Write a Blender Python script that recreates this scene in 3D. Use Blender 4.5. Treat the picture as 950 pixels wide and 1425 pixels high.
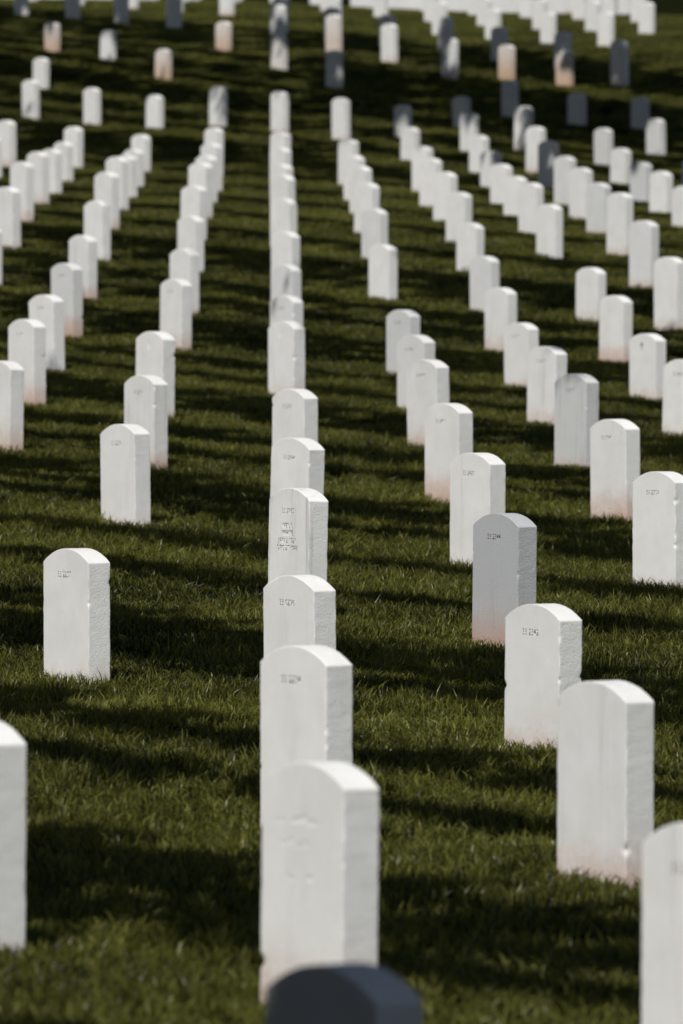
import bpy, bmesh, math, random
import numpy as np
from mathutils import Vector, Matrix

for o in list(bpy.data.objects): bpy.data.objects.remove(o)
sc = bpy.context.scene
COL = sc.collection

# ------------------------------------------------------------------ camera
F, CX, CY, VX, HY = 10200.0, 475.0, 712.5, 378.0, 400.0      # photo pixels
ZC = 1.72
yaw = math.atan((CX - VX) / F)
pitch = -math.atan((CY - HY) / F)
cam_d = bpy.data.cameras.new('camera')
cam = bpy.data.objects.new('camera', cam_d); COL.objects.link(cam)
cam.location = (0, 0, ZC)
cam.rotation_euler = (math.pi / 2 + pitch, 0, -yaw)
cam_d.sensor_fit = 'VERTICAL'; cam_d.sensor_height = 36; cam_d.sensor_width = 24
cam_d.lens = 36 * F / 1425
cam_d.clip_start = 0.5; cam_d.clip_end = 5000
cam_d.dof.use_dof = True
cam_d.dof.focus_distance = 32.0
cam_d.dof.aperture_fstop = 7.0
cam_d.dof.aperture_blades = 0
sc.camera = cam
sc.render.resolution_x, sc.render.resolution_y = 683, 1024

# ------------------------------------------------------------------ sky, sun, exposure
SUN_AZ = 161.3      # degrees left of the view axis: high behind the photographer's left shoulder
SUN_EL = 50.0
az, el = math.radians(SUN_AZ), math.radians(SUN_EL)
to_sun = Vector((-math.sin(az) * math.cos(el), math.cos(az) * math.cos(el), math.sin(el)))
world = bpy.data.worlds.new('World'); sc.world = world; world.use_nodes = True
wn = world.node_tree.nodes; wl = world.node_tree.links; wn.clear()
sky = wn.new('ShaderNodeTexSky'); sky.sky_type = 'NISHITA'; sky.sun_disc = False
sky.sun_elevation = el; sky.sun_rotation = -az; sky.dust_density = 1.5; sky.air_density = 1.0; sky.ozone_density = 1.0
bg = wn.new('ShaderNodeBackground'); bg.inputs['Strength'].default_value = 0.05
wo = wn.new('ShaderNodeOutputWorld')
wl.new(sky.outputs[0], bg.inputs[0]); wl.new(bg.outputs[0], wo.inputs[0])
sun_d = bpy.data.lights.new('sun', 'SUN'); sun_d.energy = 5.0; sun_d.angle = math.radians(0.53)
sun_d.color = (1.0, 0.975, 0.93)
sun = bpy.data.objects.new('sun', sun_d); COL.objects.link(sun)
sun.rotation_euler = (-to_sun).to_track_quat('-Z', 'Y').to_euler()
sun.location = (-15, -30, 40)
vs = sc.view_settings
vs.view_transform = 'Standard'; vs.look = 'None'; vs.exposure = -0.28; vs.gamma = 1.0
vs.use_curve_mapping = False

rng = random.Random(11)

# ------------------------------------------------------------------ where the headstones stand
ROWSP, COLSP, SLANT, LAT0 = 5.5, 0.94, 1.25, 0.12
def row_depth(r): return 12.2 + 5.5 * r if r <= 12 else 78.2 + 5.15 * (r - 12)
# photo survey: column -> [(row, left, right, top)]
SURVEY = {
 0: [(0.2,366,579,1342),(1,362,523,1060),(2,365,487,898),(3,368,468,800),(4,370,455,679),(5,375,447,609),(6,378,442,541),
     (8,372,425,447),(9,374,424,411),(10,374,422,368),(11,374,420,322),(12,374,415,276),(13,374,413,243),(14,374,410,228),
     (15,374,407,205),(16,374,405,182),(18.6,374,404,127),(20.5,375,402,50),(22,376,404,-4)],
 1: [(1,897,1070,1143),(2,774,910,947),(3,702,807,840),(4,655,747,714),(5,625,703,630),(6,591,658,561),(7,566,628,500),
     (8,549,609,466),(9,535,587,431),(11,510,555,340),(12,500,543,290),(13,489,530,254),(14,482,523,231),(15,476,511,216),
     (16,468,501,193),(18.6,460,489,136),(20.2,453,477,70),(21.2,452,477,20)],
 2: [(5,881,961,656),(6,821,892,583),(7,768,835,520),(8,732,789,482),(9,702,751,449),(10,672,722,400),(11,651,698,356),
     (12,632,676,310),(13,617,659,267),(14,600,639,239),(15,582,616,220),(16,572,604,203),(18,555,586,178),(19,547,575,146),
     (21.2,531,553,33)],
 3: [(8,923,977,500),(9,875,928,464),(10,832,881,411),(11,799,845,372),(12.7,744,785,284),(13.7,720,758,254),(14.7,699,736,245),
     (15.7,681,714,228),(16.7,666,700,210),(17.7,650,682,188),(18.7,637,669,157),(19.6,630,656,136),(21,615,637,50)],
 4: [(11,911,953,347),(12,875,917,304),(13,843,882,266),(14,815,852,254),(14.9,792,825,233),(15.9,769,803,217),(17,747,779,196),
     (18,731,760,168),(19,714,743,147),(20.2,698,722,111),(21.2,693,717,62)],
 5: [(14.7,933,970,265),(15.7,902,937,238),(16.6,877,907,225),(17.7,847,879,206),(18.7,825,855,178),(20.2,791,815,129),(21.3,774,797,70)],
 6: [(17.2,948,980,220),(19.4,898,928,165),(20.3,879,902,140),(21.5,851,874,50)],
 -1: [(1,-114,37,1000),(3,59,154,763),(5,140,210,590),(6,168,237,522),(7,185,245,461),(9,218,270,388),(10,231,282,346),
      (11,241,289,300),(12,248,290,258),(13,258,299,226),(14,267,306,216),(15,279,310,199),(16,281,313,175),(18.6,287,319,120),
      (20.8,298,324,34)],
 -2: [(6,-25,31,502),(7,8,67,444),(8,38,93,410),(9,68,118,366),(10,92,138,327),(11,113,157,279),(12,129,168,239),(13,143,182,218),
      (14,156,195,216),(15,168,204,214),(16,178,213,187),(18.3,198,232,132),(19.8,212,242,68)],
 -3: [(10,-38,4,315),(11,-10,31,260),(12,10,50,225),(13,33,72,211),(14,52,90,207),(15,71,105,197),(16,84,119,176),(18.2,112,144,122),
      (20.1,136,164,48)],
 -4: [(14.9,-28,5,190),(15.7,-8,26,167),(18.2,26,59,111),(19.1,43,70,83),(20.1,60,85,33)],
}
Rcam = cam.rotation_euler.to_matrix()
def photo_point(px, py, d):
    v = Rcam @ Vector(((px - CX) / F, (CY - py) / F, -1.0))
    k = d / v.y
    return v.x * k, ZC + v.z * k
STH = 0.60
stones = []      # dict(col,row,x,y,ztop)
pts = []
for j, lst in SURVEY.items():
    for (r, xl, xr, yt) in lst:
        d = row_depth(r) - SLANT * j
        x, zt = photo_point((xl + xr) / 2, yt, d)
        stones.append(dict(col=j, row=r, x=x, y=d, zt=zt))
        pts.append((x, d, zt - STH + 0.01, 1.0))
# feet of the far rows beyond the shade, and the near and far ends of the ground
for (px, py, d) in [(53,14,136),(113,20,135),(182,25,134),(258,25,133),(330,30,131.5),(606,68,127),(683,75,126),(760,76,125),
                    (826,75,124),(888,70,123),(400,8,165),(100,3,160),(800,42,160),(400,-16,195),(100,-30,195),(800,14,195),(400,-60,240),(100,-70,240),(800,-50,240)]:
    x, z = photo_point(px, py, d); pts.append((x, d, z, 1.5))
for x in (-3, 0, 3): pts.append((x, 2.0, -0.04 * x, 2.0)); pts.append((x, 8.0, -0.04 * x, 1.0))
P = np.array(pts)
KN = np.array([0, 12, 24, 36, 50, 65, 80, 95, 105, 115, 125, 140, 165, 195, 240.0])
def hat(d):
    d = np.clip(np.asarray(d, float), 0, 240)
    i = np.clip(np.searchsorted(KN, d, side='right') - 1, 0, len(KN) - 2)
    t = (d - KN[i]) / (KN[i + 1] - KN[i])
    B = np.zeros((len(d), len(KN)))
    # smooth cubic (catmull-rom) weights
    for k, wk in ((-1, -0.5*t**3 + t**2 - 0.5*t), (0, 1.5*t**3 - 2.5*t**2 + 1), (1, -1.5*t**3 + 2*t**2 + 0.5*t), (2, 0.5*t**3 - 0.5*t**2)):
        idx = np.clip(i + k, 0, len(KN) - 1)
        np.add.at(B, (np.arange(len(d)), idx), wk)
    return B
def basis(x, d):
    x = np.asarray(x, float); d = np.asarray(d, float)
    xs = 6 * np.tanh(x / 6)
    q = np.clip(d, 0, 170) / 100
    return np.hstack([hat(d), np.stack([xs, xs*q, xs*q*q, xs*xs*0.2*q, xs*xs*0.2*q*q], 1)])
A = basis(P[:, 0], P[:, 1]); W = P[:, 3:4]
nk = len(KN)
Rg = np.zeros((nk - 2, A.shape[1]))
for i in range(nk - 2):
    h0, h1 = KN[i+1]-KN[i], KN[i+2]-KN[i+1]
    Rg[i, i] = 1/h0; Rg[i, i+1] = -1/h0 - 1/h1; Rg[i, i+2] = 1/h1
coef = np.linalg.lstsq(np.vstack([A * W, Rg * 6.0, 0.02*np.eye(A.shape[1])[nk:]]), np.concatenate([P[:, 2] * W[:, 0], np.zeros(nk - 2), np.zeros(A.shape[1]-nk)]), rcond=None)[0]
RES = (P[:, 2] - A @ coef)
def ground(x, d):
    x = np.atleast_1d(np.asarray(x, float)); d = np.atleast_1d(np.asarray(d, float))
    z = basis(x, d) @ coef
    out = np.empty_like(z)
    for i in range(0, len(z), 20000):          # local swells of the lawn
        dx = (x[i:i+20000, None] - P[None, :, 0]) / 1.6; dd = (d[i:i+20000, None] - P[None, :, 1]) / 7.0
        w = np.exp(-0.5 * (dx * dx + dd * dd)) * P[None, :, 3]
        out[i:i+20000] = z[i:i+20000] + (w @ RES) / (w.sum(1) + 0.6)
    return out
def gz(x, d): return float(ground([x], [d])[0])

# ------------------------------------------------------------------ materials
def new_mat(name):
    m = bpy.data.materials.new(name); m.use_nodes = True
    nt = m.node_tree; nt.nodes.clear()
    return m, nt, (lambda t, **k: mk(nt, t, **k))
def mk(nt, t, **k):
    n = nt.nodes.new(t)
    for a, b in k.items(): setattr(n, a, b)
    return n
def ramp(nt, src, p0, p1, c0=(0,0,0,1), c1=(1,1,1,1)):
    r = nt.nodes.new('ShaderNodeValToRGB'); e = r.color_ramp.elements
    e[0].position = p0; e[1].position = p1; e[0].color = c0; e[1].color = c1
    nt.links.new(src, r.inputs[0]); return r.outputs[0]
def math_n(nt, op, a, b=None, clamp=False):
    n = nt.nodes.new('ShaderNodeMath'); n.operation = op; n.use_clamp = clamp
    for i, v in enumerate((a, b)):
        if v is None: continue
        if isinstance(v, (int, float)): n.inputs[i].default_value = v
        else: nt.links.new(v, n.inputs[i])
    return n.outputs[0]
def mix_c(nt, fac, a, b, blend='MIX'):
    n = nt.nodes.new('ShaderNodeMix'); n.data_type = 'RGBA'; n.blend_type = blend
    if isinstance(fac, (int, float)): n.inputs[0].default_value = fac
    else: nt.links.new(fac, n.inputs[0])
    for s, v in ((6, a), (7, b)):
        if isinstance(v, tuple): n.inputs[s].default_value = v
        else: nt.links.new(v, n.inputs[s])
    return n.outputs[2]
def noise(nt, vec, scale, detail=4, rough=0.55):
    n = nt.nodes.new('ShaderNodeTexNoise'); n.inputs['Scale'].default_value = scale
    n.inputs['Detail'].default_value = detail; n.inputs['Roughness'].default_value = rough
    nt.links.new(vec, n.inputs['Vector']); return n.outputs['Fac']
def mapping(nt, vec, scale, off=None):
    n = nt.nodes.new('ShaderNodeMapping'); n.inputs['Scale'].default_value = scale
    nt.links.new(vec, n.inputs['Vector'])
    if off is not None: nt.links.new(off, n.inputs['Location'])
    return n.outputs[0]
def oattr(nt, name):
    n = nt.nodes.new('ShaderNodeAttribute'); n.attribute_type = 'OBJECT'; n.attribute_name = name
    return n.outputs['Fac']

def make_stone_mat():
    m, nt, N = new_mat('weathered_white_marble')
    tc = N('ShaderNodeTexCoord'); ob = tc.outputs['Object']
    oi = N('ShaderNodeObjectInfo')
    off = N('ShaderNodeCombineXYZ')
    nt.links.new(math_n(nt, 'MULTIPLY', oi.outputs['Random'], 37.0), off.inputs[0])
    nt.links.new(math_n(nt, 'MULTIPLY', oi.outputs['Random'], 91.0), off.inputs[2])
    v = mapping(nt, ob, (1, 1, 1), off.outputs[0])
    sep = N('ShaderNodeSeparateXYZ'); nt.links.new(ob, sep.inputs[0])
    z = sep.outputs[2]
    cloud = noise(nt, v, 7, 5)
    base = mix_c(nt, ramp(nt, cloud, 0.3, 0.72), (0.78, 0.775, 0.745, 1), (0.86, 0.86, 0.845, 1))
    # marble grain and vertical veins / rain streaks
    vst = mapping(nt, v, (26, 26, 1.6))
    streak = ramp(nt, noise(nt, vst, 1.0, 5, 0.6), 0.56, 0.74)
    top_w = ramp(nt, z, 0.05, 0.62)
    st = math_n(nt, 'MULTIPLY', streak, oattr(nt, 'streak'))
    col = mix_c(nt, math_n(nt, 'MULTIPLY', st, 0.75), base, (0.30, 0.31, 0.31, 1))
    pit = ramp(nt, noise(nt, v, 150, 2, 0.6), 0.66, 0.72)
    col = mix_c(nt, math_n(nt, 'MULTIPLY', pit, 0.30), col, (0.30, 0.29, 0.27, 1))
    vein = ramp(nt, noise(nt, mapping(nt, v, (9, 9, 2.2)), 1.0, 6, 0.65), 0.52, 0.80)
    col = mix_c(nt, math_n(nt, 'MULTIPLY', vein, 0.32), col, (0.55, 0.56, 0.56, 1))
    # overall grey weathering, and shade painted into the nearest stone
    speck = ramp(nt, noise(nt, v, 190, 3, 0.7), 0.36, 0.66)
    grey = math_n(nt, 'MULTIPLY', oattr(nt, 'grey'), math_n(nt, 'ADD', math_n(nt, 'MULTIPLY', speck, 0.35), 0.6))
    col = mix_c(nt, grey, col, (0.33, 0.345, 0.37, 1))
    # lichen dots
    dots = ramp(nt, noise(nt, v, 46, 2, 0.5), 0.70, 0.76)
    dmask = ramp(nt, noise(nt, v, 5, 2), 0.52, 0.66)
    col = mix_c(nt, math_n(nt, 'MULTIPLY', math_n(nt, 'MULTIPLY', dots, dmask), math_n(nt, 'MULTIPLY', oattr(nt, 'spot'), 0.8)), col, (0.16, 0.16, 0.15, 1))
    # red soil splashed up the foot
    edge = math_n(nt, 'ADD', z, math_n(nt, 'MULTIPLY', math_n(nt, 'SUBTRACT', math_n(nt, 'ADD', math_n(nt, 'MULTIPLY', noise(nt, v, 10, 6, 0.75), 0.75), math_n(nt, 'MULTIPLY', noise(nt, v, 75, 3, 0.7), 0.25)), 0.5), 0.36))
    hgt = math_n(nt, 'MULTIPLY', oattr(nt, 'stain'), 0.13)
    so = math_n(nt, 'SUBTRACT', hgt, edge)
    soil = ramp(nt, math_n(nt, 'ADD', math_n(nt, 'MULTIPLY', so, 5.0), 0.35), 0.15, 1.0)
    col = mix_c(nt, math_n(nt, 'MULTIPLY', soil, 0.55), col, (0.50, 0.20, 0.10, 1))
    tan = math_n(nt, 'MULTIPLY', oattr(nt, 'tan'), ramp(nt, math_n(nt, 'SUBTRACT', 0.75, z), 0.05, 0.6))  # warm tan tint, stronger towards the foot
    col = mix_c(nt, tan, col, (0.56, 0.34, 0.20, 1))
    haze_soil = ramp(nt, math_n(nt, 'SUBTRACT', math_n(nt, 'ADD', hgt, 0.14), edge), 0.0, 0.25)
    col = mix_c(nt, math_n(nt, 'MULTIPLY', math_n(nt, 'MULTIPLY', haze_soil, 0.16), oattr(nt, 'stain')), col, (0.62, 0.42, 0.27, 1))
    p = N('ShaderNodeBsdfPrincipled'); nt.links.new(col, p.inputs['Base Color'])
    p.inputs['Roughness'].default_value = 0.72
    p.inputs['Specular IOR Level'].default_value = 0.25
    # relief: fine everywhere, coarse sawn texture on the edges (faces pointing along local x)
    geo = N('ShaderNodeNewGeometry')
    vt = N('ShaderNodeVectorTransform', vector_type='NORMAL', convert_from='WORLD', convert_to='OBJECT')
    nt.links.new(geo.outputs['True Normal'], vt.inputs[0])
    sn = N('ShaderNodeSeparateXYZ'); nt.links.new(vt.outputs[0], sn.inputs[0])
    sidew = ramp(nt, math_n(nt, 'ABSOLUTE', sn.outputs[0]), 0.55, 0.9)
    h = math_n(nt, 'ADD', math_n(nt, 'MULTIPLY', noise(nt, v, 230, 3, 0.7), 0.30), math_n(nt, 'MULTIPLY', noise(nt, v, 38, 4, 0.6), 0.22))
    rough = math_n(nt, 'MULTIPLY', noise(nt, v, 120, 4, 0.7), sidew)
    h = math_n(nt, 'ADD', h, math_n(nt, 'MULTIPLY', rough, 0.95))
    b = N('ShaderNodeBump'); b.inputs['Strength'].default_value = 0.55; b.inputs['Distance'].default_value = 0.005
    nt.links.new(h, b.inputs['Height']); nt.links.new(b.outputs[0], p.inputs['Normal'])
    o = N('ShaderNodeOutputMaterial'); nt.links.new(p.outputs[0], o.inputs[0])
    return m
M_STONE = make_stone_mat()

def simple_mat(name, col, rough=0.8, bumpscale=None, var=0.0):
    m, nt, N = new_mat(name)
    p = N('ShaderNodeBsdfPrincipled'); p.inputs['Roughness'].default_value = rough
    p.inputs['Specular IOR Level'].default_value = 0.2
    tc = N('ShaderNodeTexCoord')
    n = noise(nt, tc.outputs['Object'], bumpscale or 20, 4)
    c0 = tuple(c * (1 - var) for c in col) + (1,); c1 = tuple(min(1, c * (1 + var)) for c in col) + (1,)
    nt.links.new(mix_c(nt, n, c0, c1), p.inputs['Base Color'])
    if bumpscale:
        b = N('ShaderNodeBump'); b.inputs['Strength'].default_value = 0.5; b.inputs['Distance'].default_value = 0.02
        nt.links.new(n, b.inputs['Height']); nt.links.new(b.outputs[0], p.inputs['Normal'])
    o = N('ShaderNodeOutputMaterial'); nt.links.new(p.outputs[0], o.inputs[0])
    return m
M_GROOVE = simple_mat('dark_lettering', (0.10, 0.098, 0.095), 0.9, 60, 0.2)  # groove floors coloured darker than the stone
M_BARK = simple_mat('grey_brown_bark', (0.12, 0.09, 0.065), 0.95, 14, 0.4)

def make_ground_mat():
    m, nt, N = new_mat('lawn_soil_and_thatch')
    geo = N('ShaderNodeNewGeometry'); pos = geo.outputs['Position']
    a = noise(nt, pos, 0.35, 4); b = noise(nt, pos, 9, 5, 0.7)
    c = mix_c(nt, ramp(nt, a, 0.35, 0.7), (0.010, 0.013, 0.004, 1), (0.018, 0.019, 0.007, 1))
    c = mix_c(nt, ramp(nt, b, 0.35, 0.7), c, (0.007, 0.008, 0.004, 1))
    p = N('ShaderNodeBsdfPrincipled'); p.inputs['Roughness'].default_value = 1.0
    p.inputs['Specular IOR Level'].default_value = 0.0
    nt.links.new(c, p.inputs['Base Color'])
    bp = N('ShaderNodeBump'); bp.inputs['Strength'].default_value = 0.8; bp.inputs['Distance'].default_value = 0.05
    nt.links.new(b, bp.inputs['Height']); nt.links.new(bp.outputs[0], p.inputs['Normal'])
    o = N('ShaderNodeOutputMaterial'); nt.links.new(p.outputs[0], o.inputs[0])
    return m
M_GROUND = make_ground_mat()

def leafy_mat(name, c_dark, c_light, c_dry, transl, dry=0.5):
    m, nt, N = new_mat(name)
    at = N('ShaderNodeAttribute'); at.attribute_name = 'tint'
    geo = N('ShaderNodeNewGeometry')
    patch = noise(nt, geo.outputs['Position'], 0.55, 3)
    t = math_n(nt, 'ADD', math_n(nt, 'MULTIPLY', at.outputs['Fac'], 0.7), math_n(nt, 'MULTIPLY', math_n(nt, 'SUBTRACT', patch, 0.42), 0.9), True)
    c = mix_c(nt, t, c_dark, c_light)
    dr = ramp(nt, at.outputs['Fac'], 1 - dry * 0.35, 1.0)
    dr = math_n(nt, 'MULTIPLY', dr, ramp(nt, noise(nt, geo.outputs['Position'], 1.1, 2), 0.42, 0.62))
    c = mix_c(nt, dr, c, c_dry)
    d = N('ShaderNodeBsdfDiffuse'); tr = N('ShaderNodeBsdfTranslucent'); g = N('ShaderNodeBsdfGlossy'); g.inputs['Roughness'].default_value = 0.38
    nt.links.new(c, d.inputs[0])
    hs = N('ShaderNodeHueSaturation'); hs.inputs['Value'].default_value = 1.5; hs.inputs['Saturation'].default_value = 1.1
    nt.links.new(c, hs.inputs['Color']); nt.links.new(hs.outputs[0], tr.inputs[0])
    mx = N('ShaderNodeMixShader'); mx.inputs[0].default_value = transl
    nt.links.new(d.outputs[0], mx.inputs[1]); nt.links.new(tr.outputs[0], mx.inputs[2])
    m2 = N('ShaderNodeMixShader'); m2.inputs[0].default_value = 0.018
    nt.links.new(mx.outputs[0], m2.inputs[1]); nt.links.new(g.outputs[0], m2.inputs[2])
    o = N('ShaderNodeOutputMaterial'); nt.links.new(m2.outputs[0], o.inputs[0])
    return m
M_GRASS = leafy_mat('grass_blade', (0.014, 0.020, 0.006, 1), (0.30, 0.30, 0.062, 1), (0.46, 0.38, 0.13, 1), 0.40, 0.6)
M_LEAF = leafy_mat('tree_leaf', (0.035, 0.055, 0.015, 1), (0.07, 0.10, 0.03, 1), (0.09, 0.10, 0.03, 1), 0.3)

def mesh_obj(name, verts, faces, mat, parent=None, smooth=False):
    me = bpy.data.meshes.new(name); me.from_pydata(verts, [], faces); me.update()
    if smooth: me.polygons.foreach_set('use_smooth', [True] * len(me.polygons))
    me.materials.append(mat)
    o = bpy.data.objects.new(name, me); COL.objects.link(o)
    if parent: o.parent = parent
    return o

# ------------------------------------------------------------------ ground: one sheet out past the crest of the hill
def axis(parts):
    out = []
    for a, b, s in parts: out += list(np.arange(a, b, s))
    return np.array(out + [parts[-1][1]])
gx = axis([(-600, -100, 50), (-100, -20, 8), (-20, -9, 1), (-9, 11, 0.5), (11, 24, 1), (24, 104, 8), (104, 604, 50)])
gy = axis([(-200, -20, 20), (-20, 6, 2), (6, 180, 0.5), (180, 240, 5), (240, 1040, 40)])
GX, GY = np.meshgrid(gx, gy)
gzv = ground(GX.ravel(), GY.ravel()) + 0.10 * np.clip(GY.ravel() - 230, 0, 300)
vts = np.stack([GX.ravel(), GY.ravel(), gzv], 1)
nx = len(gx)
fcs = [(r*nx+c, r*nx+c+1, (r+1)*nx+c+1, (r+1)*nx+c) for r in range(len(gy)-1) for c in range(nx-1)]
gr = mesh_obj('ground', vts.tolist(), fcs, M_GROUND, smooth=True); gr['kind'] = 'structure'

# ------------------------------------------------------------------ headstones
SW, STK, RISE, BURY = 0.345, 0.105, 0.057, 0.30
def stone_mesh(name, step, seed, chips=0, rnd=0.005, tk=STK, bumps=0.0):
    r = random.Random(seed)
    def fine(n, a, b, e):            # spacing finer towards both ends
        t = np.linspace(0, 1, n + 1)
        return a + (b - a) * (t - e * np.sin(2 * np.pi * t) / (2 * np.pi))
    if step < 0.02:
        ed = [0, 0.003, 0.008, 0.016]
        xs = np.array([-SW/2 + e for e in ed] + list(np.linspace(-SW/2 + 0.035, SW/2 - 0.035, 9)) + [SW/2 - e for e in ed[::-1]])
        ts = np.array([-tk/2 + e for e in ed] + [-0.015, 0.015] + [tk/2 - e for e in ed[::-1]])
        us = np.array([0, 0.15, 0.28] + list(np.linspace(0.32, 0.965, 58)) + [0.977, 0.986, 0.993, 0.9972, 1.0])
    else:
        nxs = max(8, int(SW / step)); nzs = max(10, int((STH + BURY) / step)); nts = max(3, int(tk / step))
        xs = fine(nxs, -SW/2, SW/2, 0.75); us = fine(nzs, 0, 1, 0.6); ts = fine(nts, -tk/2, tk/2, 0.6)
    # circle through the three top points
    R = ((SW/2)**2 + RISE**2) / (2 * RISE); zc = STH - R
    ztop = lambda x: zc + math.sqrt(max(R*R - x*x, 0))
    bm = bmesh.new()
    V = {}
    def vert(i, j, k):
        if (i, j, k) not in V:
            x = xs[i]; z = -BURY + us[j] * (ztop(x) + BURY)
            V[(i, j, k)] = bm.verts.new((x, ts[k], z))
        return V[(i, j, k)]
    NX, NZ, NT = len(xs)-1, len(us)-1, len(ts)-1
    for i in range(NX):
        for j in range(NZ):
            bm.faces.new((vert(i,j,0), vert(i+1,j,0), vert(i+1,j+1,0), vert(i,j+1,0)))
            bm.faces.new((vert(i+1,j,NT), vert(i,j,NT), vert(i,j+1,NT), vert(i+1,j+1,NT)))
        for k in range(NT):
            bm.faces.new((vert(i,NZ,k), vert(i+1,NZ,k), vert(i+1,NZ,k+1), vert(i,NZ,k+1)))
            bm.faces.new((vert(i+1,0,k), vert(i,0,k), vert(i,0,k+1), vert(i+1,0,k+1)))
    for j in range(NZ):
        for k in range(NT):
            bm.faces.new((vert(0,j,k+1), vert(0,j,k), vert(0,j+1,k), vert(0,j+1,k+1)))
            bm.faces.new((vert(NX,j,k), vert(NX,j,k+1), vert(NX,j+1,k+1), vert(NX,j+1,k)))
    # worn edges
    from mathutils import noise as mn
    ch = []
    for _ in range(chips):
        e = r.random(); zz = r.uniform(0.0, STH - 0.05)
        rad = r.uniform(0.004, 0.009) if r.random() < 0.8 else r.uniform(0.010, 0.016)
        if e < 0.55: ch.append((Vector((SW/2, -tk/2, zz)), rad))
        elif e < 0.75: ch.append((Vector((-SW/2, -tk/2, zz)), rad))
        elif e < 0.85: ch.append((Vector((SW/2, tk/2, zz)), rad))
        else:
            x = r.uniform(-SW/2, SW/2); ch.append((Vector((x, r.choice((-1, 1)) * tk/2, ztop(x))), rad))
    for v in bm.verts:
        co = v.co
        zt = ztop(max(-SW/2, min(SW/2, co.x)))
        dxx = SW/2 - abs(co.x); dyy = tk/2 - abs(co.y); dzz = zt - co.z
        w = 0.6 + 0.8 * mn.noise(co * 22 + Vector((seed * 3.1, 0, 0)))
        rr = rnd * max(0.25, w)
        # round the three families of edges
        def rounded(a, b):
            if a < rr and b < rr:
                p = Vector((rr - a, rr - b)); L = p.length
                if L > rr: s_ = rr / L; return (rr - a) * (1 - s_), (rr - b) * (1 - s_)
            return 0, 0
        ax, ay = rounded(dxx, dyy)
        az_, ay2 = rounded(dzz, dyy)
        ax2, az2 = rounded(dxx, dzz)
        co.x -= math.copysign(max(ax, ax2), co.x); co.y -= math.copysign(max(ay, ay2), co.y); co.z -= max(az_, az2)
        for c, rad in ch:
            dv = co - c; L = dv.length
            if L < rad * 1.3:
                k_ = (1 - L / (rad * 1.3)) * rad * 0.8
                inw = Vector((-c.x if abs(abs(c.x) - SW/2) < 0.002 else 0, -c.y * 3, -0.04 if c.z > STH - 0.06 else 0)).normalized()
                co += inw * k_
        if bumps and abs(v.normal.x) < 2:
            co.x += bumps * mn.noise(co * 60 + Vector((seed, 9, 2))) * (1 if dxx < 0.004 else 0)
    bmesh.ops.recalc_face_normals(bm, faces=bm.faces)
    me = bpy.data.meshes.new(name); bm.to_mesh(me); bm.free()
    me.polygons.foreach_set('use_smooth', [True] * len(me.polygons))
    me.materials.append(M_STONE)
    me.set_sharp_from_angle(angle=math.radians(32)) if hasattr(me, 'set_sharp_from_angle') else None
    return me
PLAIN = [stone_mesh('headstone', 0.022, 50 + k, chips=3, rnd=0.006, tk=STK) for k in range(5)]

THETA = math.radians(55.5)
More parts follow.
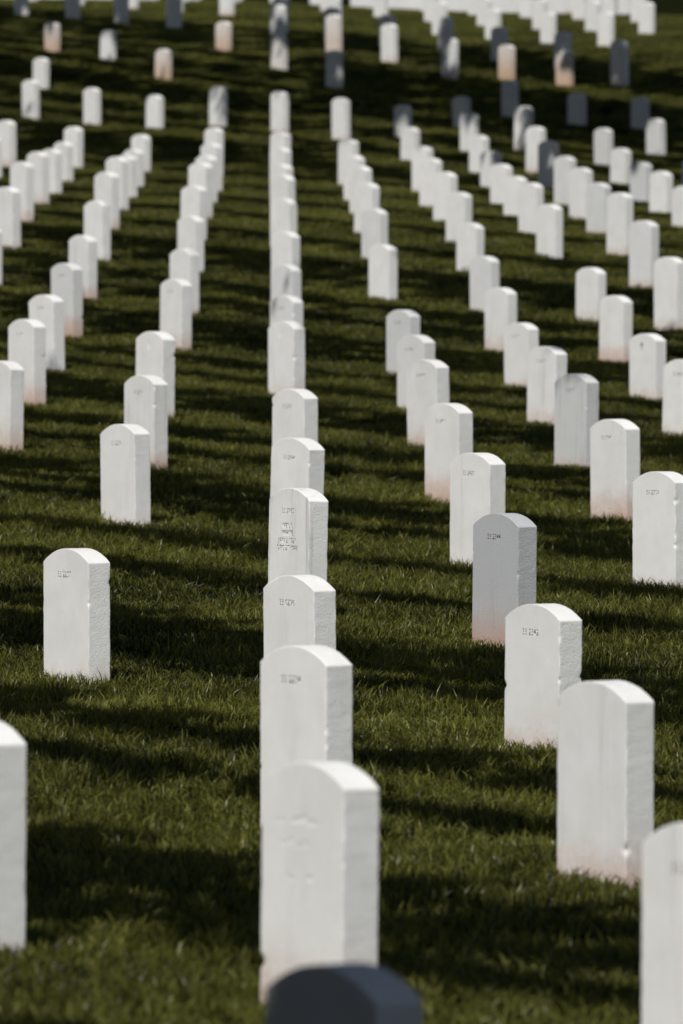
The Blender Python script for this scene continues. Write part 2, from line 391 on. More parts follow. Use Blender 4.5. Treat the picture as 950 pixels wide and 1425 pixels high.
# which ones look special in the photograph: (column,row) -> settings
LOOK = {
 (0,4): dict(text=['33 2065', '', 'NEIL L', 'WHITE', 'JAN 2 1921', 'DEC 27 1988'], streak=0.9, stain=0.2, note='inscribed white headstone with four lines under its number and grey rain streaks'),
 (0,3): dict(text=['33 0296'], streak=0.1, stain=0.3, note='white headstone numbered 33 0296 with a rough sawn edge'),
 (0,2): dict(text=['33 2234'], stain=0.3, big=True, chips=4, note='large smooth white headstone with two chips on its near edge'),
 (0,1): dict(worn=True, stain=1.0, note='biggest white headstone, right behind the dark shaded one'),
 (0,0.2): dict(text=[], stain=0.5, grey=0.5, note='shaded dark blue headstone cut off by the bottom edge'),  # grey here paints extra shade into the stone's colour
 (-1,3): dict(text=['33 2257'], stain=0.7, spot=0.35, note='single white headstone numbered 33 2257 standing alone at the left'),
 (-1,1): dict(text=[], stain=0.1, grey=0.05, note='white headstone cut off by the left edge, nearest on that side'),
 (1,1): dict(text=['33 2188'], stain=0.3, note='white headstone cut off by the lower right edge'),
 (1,2): dict(text=[], streak=0.35, stain=0.8, grey=0.12, bare=True, note='bluish white headstone in front at the right, faint grey stains'),
 (1,3): dict(text=['33 2342'], stain=1.1, chips=8, spot=0.15, note='white headstone numbered 33 2342 with a badly chipped near edge'),
 (1,4): dict(text=['33 2344'], grey=0.95, streak=0.5, stain=1.3, note='grey speckled headstone numbered 33 2344 with red soiled foot'),
 (1,5): dict(text=['33 2420'], stain=0.15, note='white headstone numbered 33 2420 behind the grey speckled one'),
 (1,6): dict(text=['33 2419'], stain=1.5, note='white headstone with a bright red soil band at its foot'),
 (1,7): dict(text=['33 2418'], stain=1.1),
 (1,8): dict(grey=0.25, stain=0.3),
 (1,9): dict(grey=0.45, stain=0.6),
 (2,5): dict(text=['33 2509'], stain=0.25, chips=7, note='white headstone at the right edge with a broken notch in its side'),
 (2,6): dict(text=['33 3041'], spot=1.0, stain=1.4, note='white headstone with black lichen spots and a red soiled foot'),
 (2,7): dict(grey=0.55, streak=1.0, stain=0.2, note='blue grey streaked headstone without readable lettering'),
 (2,8): dict(stain=1.0), (2,9): dict(stain=1.1, spot=0.4), (2,10): dict(stain=1.2), (2,11): dict(grey=0.25),
 (3,8): dict(streak=0.45, stain=0.8),
 (3,9): dict(cross=True, streak=0.3, stain=1.2, note='white headstone with a dark cross carved at its top'),
 (3,10): dict(stain=1.5), (3,11): dict(stain=1.4),
 (-1,5): dict(text=['33 2256'], stain=0.5), (-1,6): dict(grey=0.12, stain=1.2), (-1,7): dict(cross=True, faint=True, stain=0.5, note='white headstone with a faint carved cross in the upper left'),
 (-1,9): dict(stain=1.0), (-2,6): dict(stain=1.3), (-2,7): dict(stain=1.1), (-2,9): dict(grey=0.3, stain=1.2), (-2,10): dict(stain=1.0),
 (0,5): dict(text=['33 2064'], stain=0.4), (0,6): dict(text=['33 2063'], stain=0.6, streak=0.15),
 (0,8): dict(cross=True, faint=True, stain=0.8), (0,10): dict(grey=0.2), (0,9): dict(grey=0.15), (1,12): dict(grey=0.2),
 (4,12): dict(grey=0.2), (4,14.9): dict(grey=0.15), (4,14): dict(grey=0.35), (4,15.9): dict(grey=0.3), (5,16.6): dict(grey=0.5), (5,18.7): dict(grey=0.35), (6,19.4): dict(grey=0.3),
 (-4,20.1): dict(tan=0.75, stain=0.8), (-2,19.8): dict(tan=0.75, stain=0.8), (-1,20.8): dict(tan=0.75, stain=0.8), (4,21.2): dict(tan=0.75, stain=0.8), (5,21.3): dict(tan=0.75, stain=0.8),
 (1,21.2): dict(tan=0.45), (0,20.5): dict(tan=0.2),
}
def text_mesh(lines, size, depth):
    cu = bpy.data.curves.new('inscription', 'FONT'); cu.body = '\n'.join(lines)
    cu.align_x = 'CENTER'; cu.size = size; cu.space_line = 1.02; cu.extrude = depth; cu.offset = 0.0010; cu.resolution_u = 2
    cu.space_character = 1.08
    t = bpy.data.objects.new('inscription', cu); COL.objects.link(t)
    dg = bpy.context.evaluated_depsgraph_get()
    me = bpy.data.meshes.new_from_object(t.evaluated_get(dg))
    bpy.data.objects.remove(t)
    bm = bmesh.new(); bm.from_mesh(me); bmesh.ops.remove_doubles(bm, verts=bm.verts, dist=1e-5)
    for v in bm.verts: v.co.x *= 0.86
    bmesh.ops.recalc_face_normals(bm, faces=bm.faces); bm.to_mesh(me); bm.free()
    return me
def cross_mesh(depth):
    bm = bmesh.new()
    def ring(a, b):
        for k in range(28):
            a0, a1 = 2*math.pi*k/28, 2*math.pi*(k+1)/28
            vs_ = [bm.verts.new((r_*math.cos(t), r_*math.sin(t), zz)) for zz in (-depth, depth) for (r_, t) in ((a,a0),(b,a0),(b,a1),(a,a1))]
            q = vs_
            for f in ((3,2,1,0),(4,5,6,7),(0,1,5,4),(1,2,6,5),(2,3,7,6),(3,0,4,7)): bm.faces.new([q[i] for i in f])
    pts_ = [(-.006,-.03),(.006,-.03),(.006,.006),(.02,.006),(.02,.018),(.006,.018),(.006,.032),(-.006,.032),(-.006,.018),(-.02,.018),(-.02,.006),(-.006,.006)]
    lo = [bm.verts.new((x, y, -depth)) for x, y in pts_]; hi = [bm.verts.new((x, y, depth)) for x, y in pts_]
    bm.faces.new(lo[::-1]); bm.faces.new(hi)
    for i in range(12): j = (i+1) % 12; bm.faces.new((lo[i], lo[j], hi[j], hi[i]))
    bmesh.ops.recalc_face_normals(bm, faces=bm.faces)
    me = bpy.data.meshes.new('cross_emblem'); bm.to_mesh(me); bm.free(); return me
def worn_mesh(depth):
    r = random.Random(4); bm = bmesh.new()
    for (x0, x1, y, hh) in [(-0.10, 0.09, 0.0, 0.022), (-0.07, 0.04, -0.055, 0.02), (-0.06, -0.015, -0.135, 0.02), (0.025, 0.06, -0.14, 0.02)]:
        x = x0
        while x < x1:
            w = r.uniform(0.007, 0.014)
            if r.random() < 0.72:
                b_ = y + r.uniform(-.004, .004); t_ = b_ + hh * r.uniform(0.35, 1)
                q = [bm.verts.new((xx, yy, zz)) for zz in (-depth, depth) for (xx, yy) in ((x, b_), (x + w, b_ + r.uniform(-.002, .002)), (x + w, t_), (x + w*0.3, t_))]
                for f in ((3,2,1,0),(4,5,6,7),(0,1,5,4),(1,2,6,5),(2,3,7,6),(3,0,4,7)): bm.faces.new([q[i] for i in f])
            x += w + 0.004
    bmesh.ops.recalc_face_normals(bm, faces=bm.faces)
    me = bpy.data.meshes.new('worn_lettering'); bm.to_mesh(me); bm.free(); return me
def carve(obj, cutter_me, at_z, at_x, cut, child_name, faint):
    """cut real grooves into the face and lay the dark groove floor in as a part"""
    M = Matrix.Translation((at_x, -STK/2, at_z)) @ Matrix.Rotation(math.pi/2, 4, 'X')
    cm = cutter_me.copy(); cm.transform(M)
    co = bpy.data.objects.new('cutter', cm); COL.objects.link(co)
    md = obj.modifiers.new('carve', 'BOOLEAN'); md.object = co; md.operation = 'DIFFERENCE'; md.solver = 'EXACT'; md.use_self = True
    ow = obj.matrix_world.copy(); obj.matrix_world = Matrix.Identity(4)
    bpy.context.view_layer.update()
    dg = bpy.context.evaluated_depsgraph_get()
    me = bpy.data.meshes.new_from_object(obj.evaluated_get(dg))
    obj.modifiers.clear()
    if len(me.polygons) > 500:
        for p_ in me.polygons:
            if p_.normal.y < -0.985: p_.use_smooth = False
        obj.data = me
    obj.matrix_world = ow
    bpy.data.objects.remove(co)
    # groove floor
    fl = cutter_me.copy()
    bm = bmesh.new(); bm.from_mesh(fl)
    zmin = min(v.co.z for v in bm.verts)
    bmesh.ops.delete(bm, geom=[f for f in bm.faces if any(v.co.z > zmin + 1e-5 for v in f.verts)], context='FACES')
    bmesh.ops.reverse_faces(bm, faces=bm.faces)
    for v in bm.verts: v.co.z = 0
    bm.to_mesh(fl); bm.free()
    fl.transform(Matrix.Translation((at_x, -STK/2 + cut - 0.0006, at_z)) @ Matrix.Rotation(math.pi/2, 4, 'X'))
    fl.materials.clear(); fl.materials.append(M_GROOVE if not faint else M_STONE)
    c = bpy.data.objects.new(child_name, fl); COL.objects.link(c); c.parent = obj; c['kind'] = 'stuff'
    return c

ORD = ['frontmost', 'second', 'third', 'fourth', 'fifth', 'sixth', 'seventh', 'eighth', 'ninth', 'tenth', 'eleventh', 'twelfth', 'thirteenth',
       'fourteenth', 'fifteenth', 'sixteenth', 'seventeenth', 'eighteenth', 'nineteenth', 'twentieth']
NTH = ['', 'first', 'second', 'third', 'fourth', 'fifth', 'sixth', 'seventh', 'eighth']
def col_name(j):
    if j == 0: return 'centre column'
    return f"{NTH[abs(j)]} column {'right' if j > 0 else 'left'} of centre"
order = {}
for j in SURVEY:
    for n, s in enumerate(sorted([s for s in stones if s['col'] == j], key=lambda s: s['row'])): s['nth'] = n
def put_stone(x, y, zt, me, tilt=0.010):
    o = bpy.data.objects.new('headstone', me); COL.objects.link(o)
    o.location = (x, y, zt - STH)
    o.rotation_euler = (rng.gauss(0, tilt), rng.gauss(0, tilt), -THETA + rng.gauss(0, 0.018))
    o['category'] = 'headstone'
    return o
def set_look(o, **k):
    o['streak'] = float(k.get('streak', max(0, rng.gauss(0.12, 0.2))))
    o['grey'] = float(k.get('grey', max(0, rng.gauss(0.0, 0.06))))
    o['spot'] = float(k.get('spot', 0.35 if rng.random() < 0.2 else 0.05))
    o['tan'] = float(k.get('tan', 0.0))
    o['stain'] = 0.8 * float(k.get('stain', max(0.0, rng.gauss(0.1, 0.3))))
CROSS = cross_mesh(0.004)
HEAD = []
for i, s in enumerate(stones):
    g = gz(s['x'], s['y']); h = s['zt'] - g
    zt = g + min(max(h, 0.50), 0.68)
    k = LOOK.get((s['col'], s['row']), {})
    near = s['row'] <= 9
    if near: me = stone_mesh('headstone', 0.0085, 100 + i, chips=k.get('chips', 2), rnd=0.004, bumps=0.0010)
    else: me = PLAIN[i % 5]
    o = put_stone(s['x'], s['y'], zt, me)
    bpy.context.view_layer.update()
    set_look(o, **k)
    far = s['row'] > 19
    if k.get('text') is None and near and not k.get('cross') and s['row'] >= 5: k = dict(k, text=[f'33 {rng.randint(2050, 2480)}'])
    if k.get('text'):
        faint = k.get('faint', False)
        cut = 0.0022 if faint else 0.005
        sz = 0.034
        tm = text_mesh(k['text'], sz, cut)
        carve(o, tm, STH - 0.118, -0.012, cut, 'inscription', faint)
    if k.get('worn'):
        carve(o, worn_mesh(0.003), STH - 0.15, -0.02, 0.003, 'worn_lettering', True)
    if k.get('cross'):
        carve(o, CROSS, STH - 0.10, -0.01, 0.004, 'cross_emblem', k.get('faint', False))
    if 'note' in k: o['label'] = k['note']
    else:
        c = 'dim headstone in the shade' if far else 'white headstone'
        n = ORD[s['nth']]
        o['label'] = f"white headstone, {n} {'' if n == 'frontmost' else 'from the front '}in the {col_name(s['col'])}"
    o['group'] = 'white headstones in rows on the lawn'
    HEAD.append(o)

# rows on the hilltop beyond the shaded bank
far_group = {}
for ri in range(12):
    d0 = 128.3 + 5.15 * ri
    for j in range(-6, 8):
        d = d0 - SLANT * j; x = LAT0 + COLSP * j + rng.gauss(0, 0.03)
        px = VX + F * x / d; z = gz(x, d)
        py = HY - F * (z - ZC) / d
        if px < -25 or px > 925 or py < 2 or rng.random() < 0.05: continue
        o = put_stone(x, d, z + rng.uniform(0.54, 0.64), PLAIN[rng.randrange(5)])
        set_look(o, stain=rng.uniform(0.1, 0.6))
        n = far_group.get(j, 0); far_group[j] = n + 1
        nn = ORD[n]
        o['label'] = f"hilltop headstone beyond the shaded bank, {nn} {'' if n == 0 else 'from front '}in {col_name(j)}"
        o['group'] = 'headstones on the hilltop beyond the shade'
# the rows go on past the left edge of the view (their shadows reach into it) and a little to the right
for ri in range(0, 22):
    d0 = row_depth(ri)
    for j in range(-12, 10):
        d = d0 - SLANT * j; x = LAT0 + COLSP * j + rng.gauss(0, 0.03)
        if d < 11: continue
        px = VX + F * x / d; wpx = 0.15 * F / d
        left = px + wpx < -6; right = px - wpx > 960
        if not (left or right): continue
        reach_l = (px + wpx + 6) * d / F; reach_r = (px - wpx - 960) * d / F
        if (left and reach_l < -3.4) or (right and reach_r > 1.3): continue
        if any(abs(s['x'] - x) < 0.4 and abs(s['y'] - d) < 2.0 for s in stones): continue
        if rng.random() < 0.07: continue
        o = put_stone(x, d, gz(x, d) + rng.uniform(0.55, 0.63), PLAIN[rng.randrange(5)])
        set_look(o)
        side = 'left' if left else 'right'
        o['label'] = f'white headstone standing just outside the {side} edge of the view'
        o['group'] = f'headstones just outside the {side} edge'

# ------------------------------------------------------------------ grass
def grass_tile(name, size, n, hmin, hmax, wid, seed):
    r = np.random.default_rng(seed)
    verts = []; faces = []; tint = []
    ctr = r.uniform(-size/2, size/2, (max(6, n // 22), 2)); chh = r.uniform(0.75, 1.25, len(ctr)); lean = r.normal(0, 0.22, (len(ctr), 2))
    for i in range(n):
        k = r.integers(len(ctr))
        if r.random() < 0.62: px, py = ctr[k] + r.normal(0, size * 0.035, 2)
        else: px, py = r.uniform(-size/2, size/2, 2)
        h = r.uniform(hmin, hmax) * chh[k]
        if r.random() < 0.06: h *= 1.35
        a = r.uniform(0, 2*math.pi); w = wid * r.uniform(0.7, 1.3)
        lx, ly = lean[k] + r.normal(0, 0.33, 2)
        sx, sy = math.cos(a) * w/2, math.sin(a) * w/2
        b = len(verts)
        m1 = (px + lx*h*0.35, py + ly*h*0.35, h*0.55)
        tx, ty = px + lx*h*1.1, py + ly*h*1.1
        hz = h * max(0.45, 1 - 0.35 * (lx*lx + ly*ly))
        verts += [(px-sx, py-sy, -0.02), (px+sx, py+sy, -0.02), (m1[0]-sx*0.9, m1[1]-sy*0.9, m1[2]), (m1[0]+sx*0.9, m1[1]+sy*0.9, m1[2]), (tx, ty, hz)]
        faces += [(b, b+1, b+3, b+2), (b+2, b+3, b+4)]
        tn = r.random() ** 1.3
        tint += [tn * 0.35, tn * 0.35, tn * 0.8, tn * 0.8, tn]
    me = bpy.data.meshes.new(name); me.from_pydata(verts, [], faces); me.update()
    at = me.attributes.new('tint', 'FLOAT', 'POINT'); at.data.foreach_set('value', tint)
    me.materials.append(M_GRASS)
    return bpy.data.objects.new(name, me)
def scatter(name, label, tiles, size, d0, d1, seed, margin):
    c = bpy.data.collections.new(name + '_tiles')
    for t in tiles: c.objects.link(t)
    r = np.random.default_rng(seed)
    pts_ = []
    for d in np.arange(d0, d1, size):
        xa, xb = -0.0375 * d - margin, 0.0565 * d + margin
        for x in np.arange(xa, xb, size): pts_.append((x + r.uniform(-.2, .2) * size, d + r.uniform(-.2, .2) * size))
    pts_ = np.array(pts_)
    z = ground(pts_[:, 0], pts_[:, 1])
    e = 0.25
    sx = (ground(pts_[:, 0] + e, pts_[:, 1]) - z) / e; sy = (ground(pts_[:, 0], pts_[:, 1] + e) - z) / e
    me = bpy.data.meshes.new(name)
    me.from_pydata(np.column_stack([pts_, z]).tolist(), [], []); me.update()
    rot = []
    for a, b in zip(sx, sy):
        nrm = Vector((-a, -b, 1)).normalized()
        q = Vector((0, 0, 1)).rotation_difference(nrm).to_matrix() @ Matrix.Rotation(r.uniform(0, 2*math.pi), 3, 'Z')
        rot += list(q.to_euler())
    at = me.attributes.new('rot', 'FLOAT_VECTOR', 'POINT'); at.data.foreach_set('vector', rot)
    # patches where the lawn grows taller or thinner
    from mathutils import noise as mn
    sc_ = [0.80 + 0.50 * mn.noise(Vector((p[0]*0.8, p[1]*0.8, 3.0))) + r.uniform(-.12, .12) for p in pts_]
    at = me.attributes.new('sz', 'FLOAT', 'POINT'); at.data.foreach_set('value', sc_)
    o = bpy.data.objects.new(name, me); COL.objects.link(o)
    ng = bpy.data.node_groups.new(name, 'GeometryNodeTree')
    ng.interface.new_socket('Geometry', in_out='INPUT', socket_type='NodeSocketGeometry')
    ng.interface.new_socket('Geometry', in_out='OUTPUT', socket_type='NodeSocketGeometry')
    n = ng.nodes; gi = n.new('NodeGroupInput'); go = n.new('NodeGroupOutput')
    ip = n.new('GeometryNodeInstanceOnPoints'); ci = n.new('GeometryNodeCollectionInfo')
    ci.inputs['Collection'].default_value = c; ci.inputs['Separate Children'].default_value = True; ci.inputs['Reset Children'].default_value = True
    ip.inputs['Pick Instance'].default_value = True
    ra = n.new('GeometryNodeInputNamedAttribute'); ra.data_type = 'FLOAT_VECTOR'; ra.inputs[0].default_value = 'rot'
    sa = n.new('GeometryNodeInputNamedAttribute'); sa.data_type = 'FLOAT'; sa.inputs[0].default_value = 'sz'
    cb = n.new('ShaderNodeCombineXYZ'); cb.inputs[0].default_value = 1.12; cb.inputs[1].default_value = 1.12
    rv = n.new('FunctionNodeRandomValue'); rv.data_type = 'INT'; rv.inputs[4].default_value = 0; rv.inputs[5].default_value = len(tiles) - 1
    L = ng.links
    L.new(gi.outputs[0], ip.inputs['Points']); L.new(ci.outputs[0], ip.inputs['Instance']); L.new(ra.outputs[0], ip.inputs['Rotation'])
    L.new(sa.outputs[0], cb.inputs[2]); L.new(cb.outputs[0], ip.inputs['Scale']); L.new(rv.outputs[2], ip.inputs['Instance Index'])
    L.new(ip.outputs[0], go.inputs[0])
    md = o.modifiers.new('grow', 'NODES'); md.node_group = ng
    o['kind'] = 'stuff'; o['label'] = label; o['category'] = 'grass'
    return o
near_tiles = [grass_tile('grass_tile', 0.5, 950, 0.020, 0.074, 0.0050, 10 + k) for k in range(7)]
far_tiles = [grass_tile('grass_tile', 1.2, 2600, 0.03, 0.065, 0.008, 30 + k) for k in range(5)]
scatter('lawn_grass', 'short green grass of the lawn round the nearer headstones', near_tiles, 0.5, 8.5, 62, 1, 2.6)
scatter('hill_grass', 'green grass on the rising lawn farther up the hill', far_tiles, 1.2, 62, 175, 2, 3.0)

# ------------------------------------------------------------------ unseen trees and shrubs placed beside the view to cast shade
def tube(verts, faces, pth, rad, n=8):
    base = len(verts)
    for i, (p, r_) in enumerate(zip(pth, rad)):
        d = (pth[min(i+1, len(pth)-1)] - pth[max(i-1, 0)]).normalized()
        a = d.orthogonal().normalized(); b = d.cross(a)
        if i: # keep rings aligned
            a = (pa - d * pa.dot(d)).normalized(); b = d.cross(a)
        pa = a
        for k in range(n):
            t = 2*math.pi*k/n; verts.append(tuple(p + (a*math.cos(t) + b*math.sin(t)) * r_))
    for i in range(len(pth)-1):
        for k in range(n):
            faces.append((base+i*n+k, base+i*n+(k+1) % n, base+(i+1)*n+(k+1) % n, base+(i+1)*n+k))
def tree_meshes(seed, trunk_h, top_h, rad, cw, leaves, leaf=0.16):
    r = random.Random(seed); V = []; Fc = []
    pth = []; x = y = 0.0
    n = 9
    for i in range(n):
        t = i / (n - 1); pth.append(Vector((x, y, -0.4 + t * (top_h * 0.93 + 0.4)))); x += r.gauss(0, 0.05); y += r.gauss(0, 0.05)
    tube(V, Fc, pth, [rad * (1.35 if i == 0 else 1 - 0.86 * (i / (n - 1)) ** 2.2) for i in range(n)], 10)
    tips = []
    for k in range(16):
        h = trunk_h + (top_h - trunk_h) * (0.02 + 0.9 * (k + r.random()) / 16)
        t = (h + 0.4) / (top_h * 0.93 + 0.4) * (n - 1); i = min(int(t), n - 2); p0 = pth[i].lerp(pth[i+1], t - i)
        f = (h - trunk_h) / (top_h - trunk_h); ln = cw * (0.45 + 0.75 * math.sin(math.pi * min(1, 0.25 + 0.75 * f)))
        a = k * 2.4 + r.uniform(-.3, .3); dr = Vector((math.cos(a), math.sin(a), r.uniform(0.05, 0.5)))
        p1 = p0 + dr * ln * 0.5 + Vector((0, 0, 0.1)); p2 = p0 + dr * ln + Vector((0, 0, r.uniform(0, .5)))
        tube(V, Fc, [p0, p1, p2], [rad * 0.3 * (1 - 0.6 * f), rad * 0.18, 0.02], 6)
        tips += [p1, p2, p1.lerp(p2, 0.5), p0.lerp(p1, .6)]
    tips.append(pth[-1] + Vector((0, 0, .3)))
    me_t = bpy.data.meshes.new('trunk'); me_t.from_pydata(V, [], Fc); me_t.update()
    me_t.polygons.foreach_set('use_smooth', [True] * len(me_t.polygons)); me_t.materials.append(M_BARK)
    V = []; Fc = []; T = []
    for k in range(leaves):
        c = r.choice(tips); s_ = cw * 0.24
        p = c + Vector((r.gauss(0, s_), r.gauss(0, s_), r.gauss(0, s_ * 0.7)))
        a = Vector((r.gauss(0, 1), r.gauss(0, 1), r.gauss(0, .6))).normalized(); b = a.orthogonal().normalized()
        q = leaf * r.uniform(0.6, 1.3); i = len(V)
        V += [tuple(p - a*q), tuple(p + b*q*0.5), tuple(p + a*q), tuple(p - b*q*0.5)]; Fc.append((i, i+1, i+2, i+3)); T += [r.random()] * 4
    me_c = bpy.data.meshes.new('crown'); me_c.from_pydata(V, [], Fc); me_c.update()
    at = me_c.attributes.new('tint', 'FLOAT', 'POINT'); at.data.foreach_set('value', T); me_c.materials.append(M_LEAF)
    return me_t, me_c
def put_tree(name, meshes, x, y, sc_, rz, label, group=None):
    e = bpy.data.objects.new(name, None); COL.objects.link(e)
    e.location = (x, y, gz(x, y)); e.rotation_euler = (0, 0, rz); e.scale = (sc_, sc_, sc_)
    for nm, me in zip(('trunk', 'crown'), meshes):
        o = bpy.data.objects.new(nm, me); COL.objects.link(o); o.parent = e
    e['label'] = label; e['category'] = 'tree'
    if group: e['group'] = group
    return e
# unseen cedars added so each long bough casts one shade band on the lawn
A2 = Vector((COLSP, -SLANT)).normalized()                 # along a row, to the right and nearer
B2 = Vector((-A2.y, A2.x))                  # across the rows, away from the camera
SH = Vector((to_sun.x, to_sun.y)).normalized(); COT = 1 / math.tan(el)
def bough_meshes(seed, L, droop, sleeve, nleaf, leaf):
    """a bough from the origin along +X with side twigs, and its needles"""
    r = random.Random(seed); V = []; Fc = []
    n = 8; pth = []
    for i in range(n):
        t = i / (n - 1); pth.append(Vector((L * t, 0.06 * math.sin(5 * t + seed), 0.08 * math.sin(7 * t) - droop * t * t)))
    tube(V, Fc, pth, [0.17 * (1 - 0.8 * i / (n - 1)) for i in range(n)], 7)
    tips = []
    for k in range(int(L * 5)):
        t = (k + r.random()) / (L * 5) * (n - 1); i = min(int(t), n - 2); p0 = pth[i].lerp(pth[i+1], t - i)
        a = r.choice((-1, 1)); ln = sleeve * r.uniform(0.5, 1.0)
        p1 = p0 + Vector((r.uniform(0.1, 0.6) * ln, a * ln, r.gauss(0, 0.1)))
        tube(V, Fc, [p0, p0.lerp(p1, .5) + Vector((0, 0, .04)), p1], [0.03, 0.02, 0.008], 4)
        tips.append((p0, p1))
    mt = bpy.data.meshes.new('bough'); mt.from_pydata(V, [], Fc); mt.update(); mt.materials.append(M_BARK)
    V = []; Fc = []; T = []
    for k in range(nleaf):
        p0, p1 = r.choice(tips); p = p0.lerp(p1, r.random() ** 0.8) + Vector((r.gauss(0, .1), r.gauss(0, .07), r.gauss(0, .07)))
        a = Vector((r.gauss(0, 1), r.gauss(0, 1), r.gauss(0, .4))).normalized(); b = a.cross(Vector((0, 0, 1))).normalized()
        q = leaf * r.uniform(0.6, 1.3); i = len(V)
        V += [tuple(p - a*q), tuple(p + b*q*0.5), tuple(p + a*q), tuple(p - b*q*0.5)]; Fc.append((i, i+1, i+2, i+3)); T += [r.random()] * 4
    mc = bpy.data.meshes.new('foliage'); mc.from_pydata(V, [], Fc); mc.update()
    at = mc.attributes.new('tint', 'FLOAT', 'POINT'); at.data.foreach_set('value', T); mc.materials.append(M_LEAF)
    return mt, mc
def trunk_mesh(seed, H, rad):
    r = random.Random(seed); V = []; Fc = []; x = y = 0.0; pth = []
    for i in range(9): pth.append(Vector((x, y, -0.4 + (H + 0.4) * i / 8))); x += r.gauss(0, .04); y += r.gauss(0, .04)
    tube(V, Fc, pth, [rad * (1.4 if i == 0 else 1 - 0.8 * (i / 8) ** 1.6) for i in range(9)], 10)
    me = bpy.data.meshes.new('trunk'); me.from_pydata(V, [], Fc); me.update()
    me.polygons.foreach_set('use_smooth', [True] * len(me.polygons)); me.materials.append(M_BARK); return me
BOUGH = {}
for Lk in (6, 9, 12, 16):
    for w in (0.30, 0.55, 0.95): BOUGH[(Lk, w)] = bough_meshes(int(Lk * 10 + w * 100), Lk, 0.0, w, int(Lk * w * 900), 0.085 if w < 0.9 else 0.11)
TRUNKS = [trunk_mesh(200 + k, 12.5, 0.26) for k in range(3)]
tr = random.Random(8)
def cedar(p, sleeve, h, right=False, reach=None):
    """an added unseen tree whose main bough throws its shade along the line p (distance across the rows)"""
    def cross(k):      # where the shade line crosses an edge of the view, x = k*y
        y = p / (B2.x * k + B2.y); return Vector((k * y, y))
    ra, rb = cross(-0.0371), cross(0.056)
    if not right:
        s0 = ra - A2 * (0.9 + tr.random()); s1 = rb + A2 * 0.8; dirn = A2
        sh0 = s0 + SH * COT * h
        while sh0.x > -0.0371 * sh0.y - 4.4: s0 = s0 - A2 * 0.5; sh0 = s0 + SH * COT * h
    else:
        s0 = rb + A2 * 1.5; dirn = -A2
        sh0 = s0 + SH * COT * h
        while sh0.x < 0.056 * sh0.y + 2.0: s0 = s0 + A2 * 0.5; sh0 = s0 + SH * COT * h
        s1 = Vector((reach, (p - B2.x * reach) / B2.y))
    if reach is not None and not right: s1 = Vector((reach, (p - B2.x * reach) / B2.y))
    L = (s1 - s0).length
    Lk = min((6, 9, 12, 16), key=lambda q: abs(q - L)); sx = max(0.75, min(1.35, L / Lk))
    zs0, zs1 = gz(s0.x, s0.y), gz(s1.x, s1.y)
    e = bpy.data.objects.new('added_cedar', None); COL.objects.link(e)
    zb = gz(sh0.x, sh0.y); e.location = (sh0.x, sh0.y, zb)
    t = bpy.data.objects.new('trunk', TRUNKS[tr.randrange(3)]); COL.objects.link(t); t.parent = e
    hz = zs0 + h - zb; t.scale = (1, 1, (hz + 0.8) / 12.5)
    ang = math.atan2(dirn.y, dirn.x) + tr.gauss(0, 0.006); pit = math.atan2(zs1 - zs0, L)
    b = bpy.data.objects.new('bough', BOUGH[(Lk, sleeve)][0]); COL.objects.link(b); b.parent = e
    b.location = (0, 0, hz); b.rotation_euler = (0, -pit, ang); b.scale = (sx, 1, 1)
    f = bpy.data.objects.new('foliage', BOUGH[(Lk, sleeve)][1]); COL.objects.link(f); f.parent = b
    sd = 'right' if right else 'left'
    e['label'] = f'cedar added to cast shade bands from one bough, unseen {sd} of the view'; e['category'] = 'tree'; e['group'] = f'cedars added for shade, unseen {sd} of the view'
DARK = {(2,21.2),(3,21),(3,19.6),(5,20.2),(6,21.5),(4,20.2),(6,20.3),(1,20.2)}
def lit(s_):
    p = B2.x * s_['x'] + B2.y * s_['y']; return (p - (0.30 if s_['y'] < 36 else 0.2 if s_['y'] < 60 else 0.08), p + 0.46) if s_['y'] < 104 else (p + 0.0, p + 0.12)        # shade crossing here would fall on the stone
def free(sel, lo, hi):
    busy = sorted(lit(s_) for s_ in stones if sel(s_)); merged = []
    for a, b in busy:
        if merged and a <= merged[-1][1]: merged[-1][1] = max(b, merged[-1][1])
        else: merged.append([a, b])
    g = [(lo, merged[0][0])] + [(merged[k][1], merged[k+1][0]) for k in range(len(merged) - 1)] + [(merged[-1][1], hi)]
    return [(max(a, lo), min(b, hi)) for a, b in g if min(b, hi) - max(a, lo) > 0.4]
def fill(a, b, step):
    G = b - a
    if G < 1.0: return [((a + b) / 2, 0.30)]
    n_ = max(1, round((G - 1.3) / step) + 1)
    return [(a + 0.62 + (G - 1.24) * (q / (n_ - 1) if n_ > 1 else 0.6), 0.55) for q in range(n_)]
for k, (a, b) in enumerate(free(lambda s_: 14.0 < s_['y'] < 112, 6.2, 61.5)):
    G = b - a
    # one band hugs the feet of the row behind it, the others lie looser in the gap
    if G < 1.8: plan = fill(a, b, 1.0)
    elif k == 0: plan = fill(a, b - 0.25, 0.8)
    elif a > 30: plan = fill(a, b, 0.85) if k % 4 else [(b - 0.66, 0.55), (a + 0.5, 0.30)]
    else: plan = [(b - (0.64 if k % 4 else 0.40), 0.55 if k % 4 else 0.30), (a + 0.66, 0.30)] + ([(a + 0.66 + (G - 1.3) * 0.5, 0.30)] if k % 2 else [])
    for p, sl in plan: cedar(p, sl, tr.uniform(4.4, 5.2) if a < 28 else tr.uniform(7.0, 9.0))
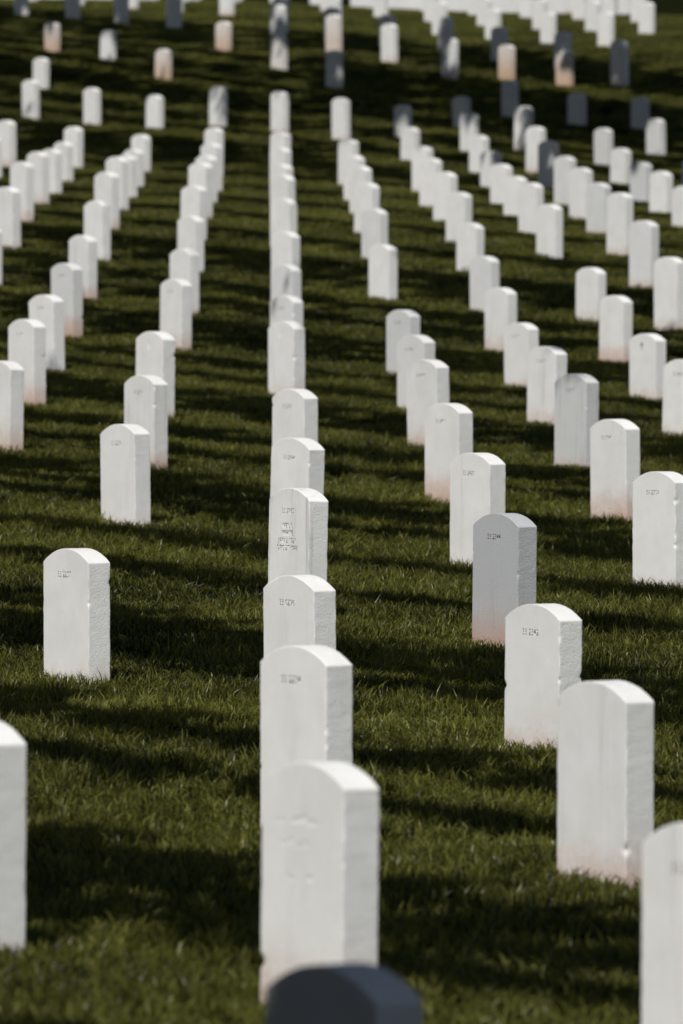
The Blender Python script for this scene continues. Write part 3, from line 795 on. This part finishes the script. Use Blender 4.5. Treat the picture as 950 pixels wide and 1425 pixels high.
# over the steep bank the added boughs come from both sides and close up
for right in (False, True):
    sel = (lambda s_: 100 < s_['y'] < 126 and s_['col'] >= 1 and (s_['col'], s_['row']) not in DARK) if right else (lambda s_: 100 < s_['y'] < 126 and s_['col'] <= 0)
    for a, b in free(sel, 61.5, 78.9):
        G = b - a
        plan = fill(a, b, 0.5) if G < 2.2 else [(a + 1.05 + (G - 2.1) * q / max(1, round(G - 2.1)), 0.95) for q in range(max(1, round(G - 2.1)) + 1)]
        for p, sl in plan: cedar(p, sl, tr.uniform(7.5, 9.5), right, 0.5)
for p, rch in ((70.7, 1.9), (72.5, 3.0), (74.75, 2.2), (76.5, 5.0)): cedar(p, 0.55, 8.5, True, rch)
SMALL = tree_meshes(97, 3.4, 8.0, 0.16, 2.3, 14000, 0.15)
c = Vector((0.1, 11.9)) + SH * COT * 5.4
put_tree('shade_tree', SMALL, c.x - 0.9, c.y - 0.3, 0.82, 1.4, 'leafy tree left of the view shading the nearest headstone')
SHRUB = tree_meshes(99, 0.35, 2.6, 0.12, 0.9, 9000, 0.10)  # added shrubs, unseen, that keep light off the nearest headstone
for x, y, sc_, lab in ((-3.1, 4.4, 1.5, 'big evergreen shrub added outside the view to block light, nearest the camera'),
                       (-3.2, 7.4, 1.4, 'big evergreen shrub added outside the view to block light, second from the camera'),
                       (-2.5, 10.8, 1.25, 'evergreen shrub added outside the view to block light beside the nearest headstone')):
    put_tree('added_shrub', SHRUB, x, y, sc_, y, lab)['category'] = 'shrub'

# ------------------------------------------------------------------ a small bunch of orange flowers at the foot of one headstone
M_PETAL = simple_mat('orange_petal', (0.75, 0.30, 0.02), 0.7, 40, 0.15)
M_STEM = simple_mat('flower_stem', (0.06, 0.10, 0.03), 0.8, 40, 0.2)
fx, _ = photo_point(647, 405, 75.2); fy = 75.0; fz = gz(fx, fy)
fl = bpy.data.objects.new('flower_bunch', None); COL.objects.link(fl); fl.location = (fx, fy, fz)
fl['label'] = 'small bunch of orange flowers at the foot of a headstone'; fl['category'] = 'flowers'
fr = random.Random(3)
for k in range(5):
    tip = Vector((fr.uniform(-.035, .035), fr.uniform(-.03, .03), fr.uniform(0.07, 0.11)))
    V = []; Fc = []; tube(V, Fc, [Vector((tip.x*.4, tip.y*.4, -.02)), tip*0.6, tip], [.003, .003, .002], 5); mesh_obj('stem', V, Fc, M_STEM, fl)
    V = [tuple(tip)]; Fc = []
    for ring, (rr, up) in enumerate(((0.022, 0.004), (0.014, 0.012))):
        for q in range(8):
            a0 = 2*math.pi*(q + 0.5*ring)/8; b = len(V)
            V += [tuple(tip + Vector((math.cos(a0 + d_) * rr * m_, math.sin(a0 + d_) * rr * m_, up * m_))) for d_, m_ in ((-.3, .7), (0, 1.0), (.3, .7))]
            Fc.append((0, b, b+1, b+2))
    mesh_obj('blossom', V, Fc, M_PETAL, fl)
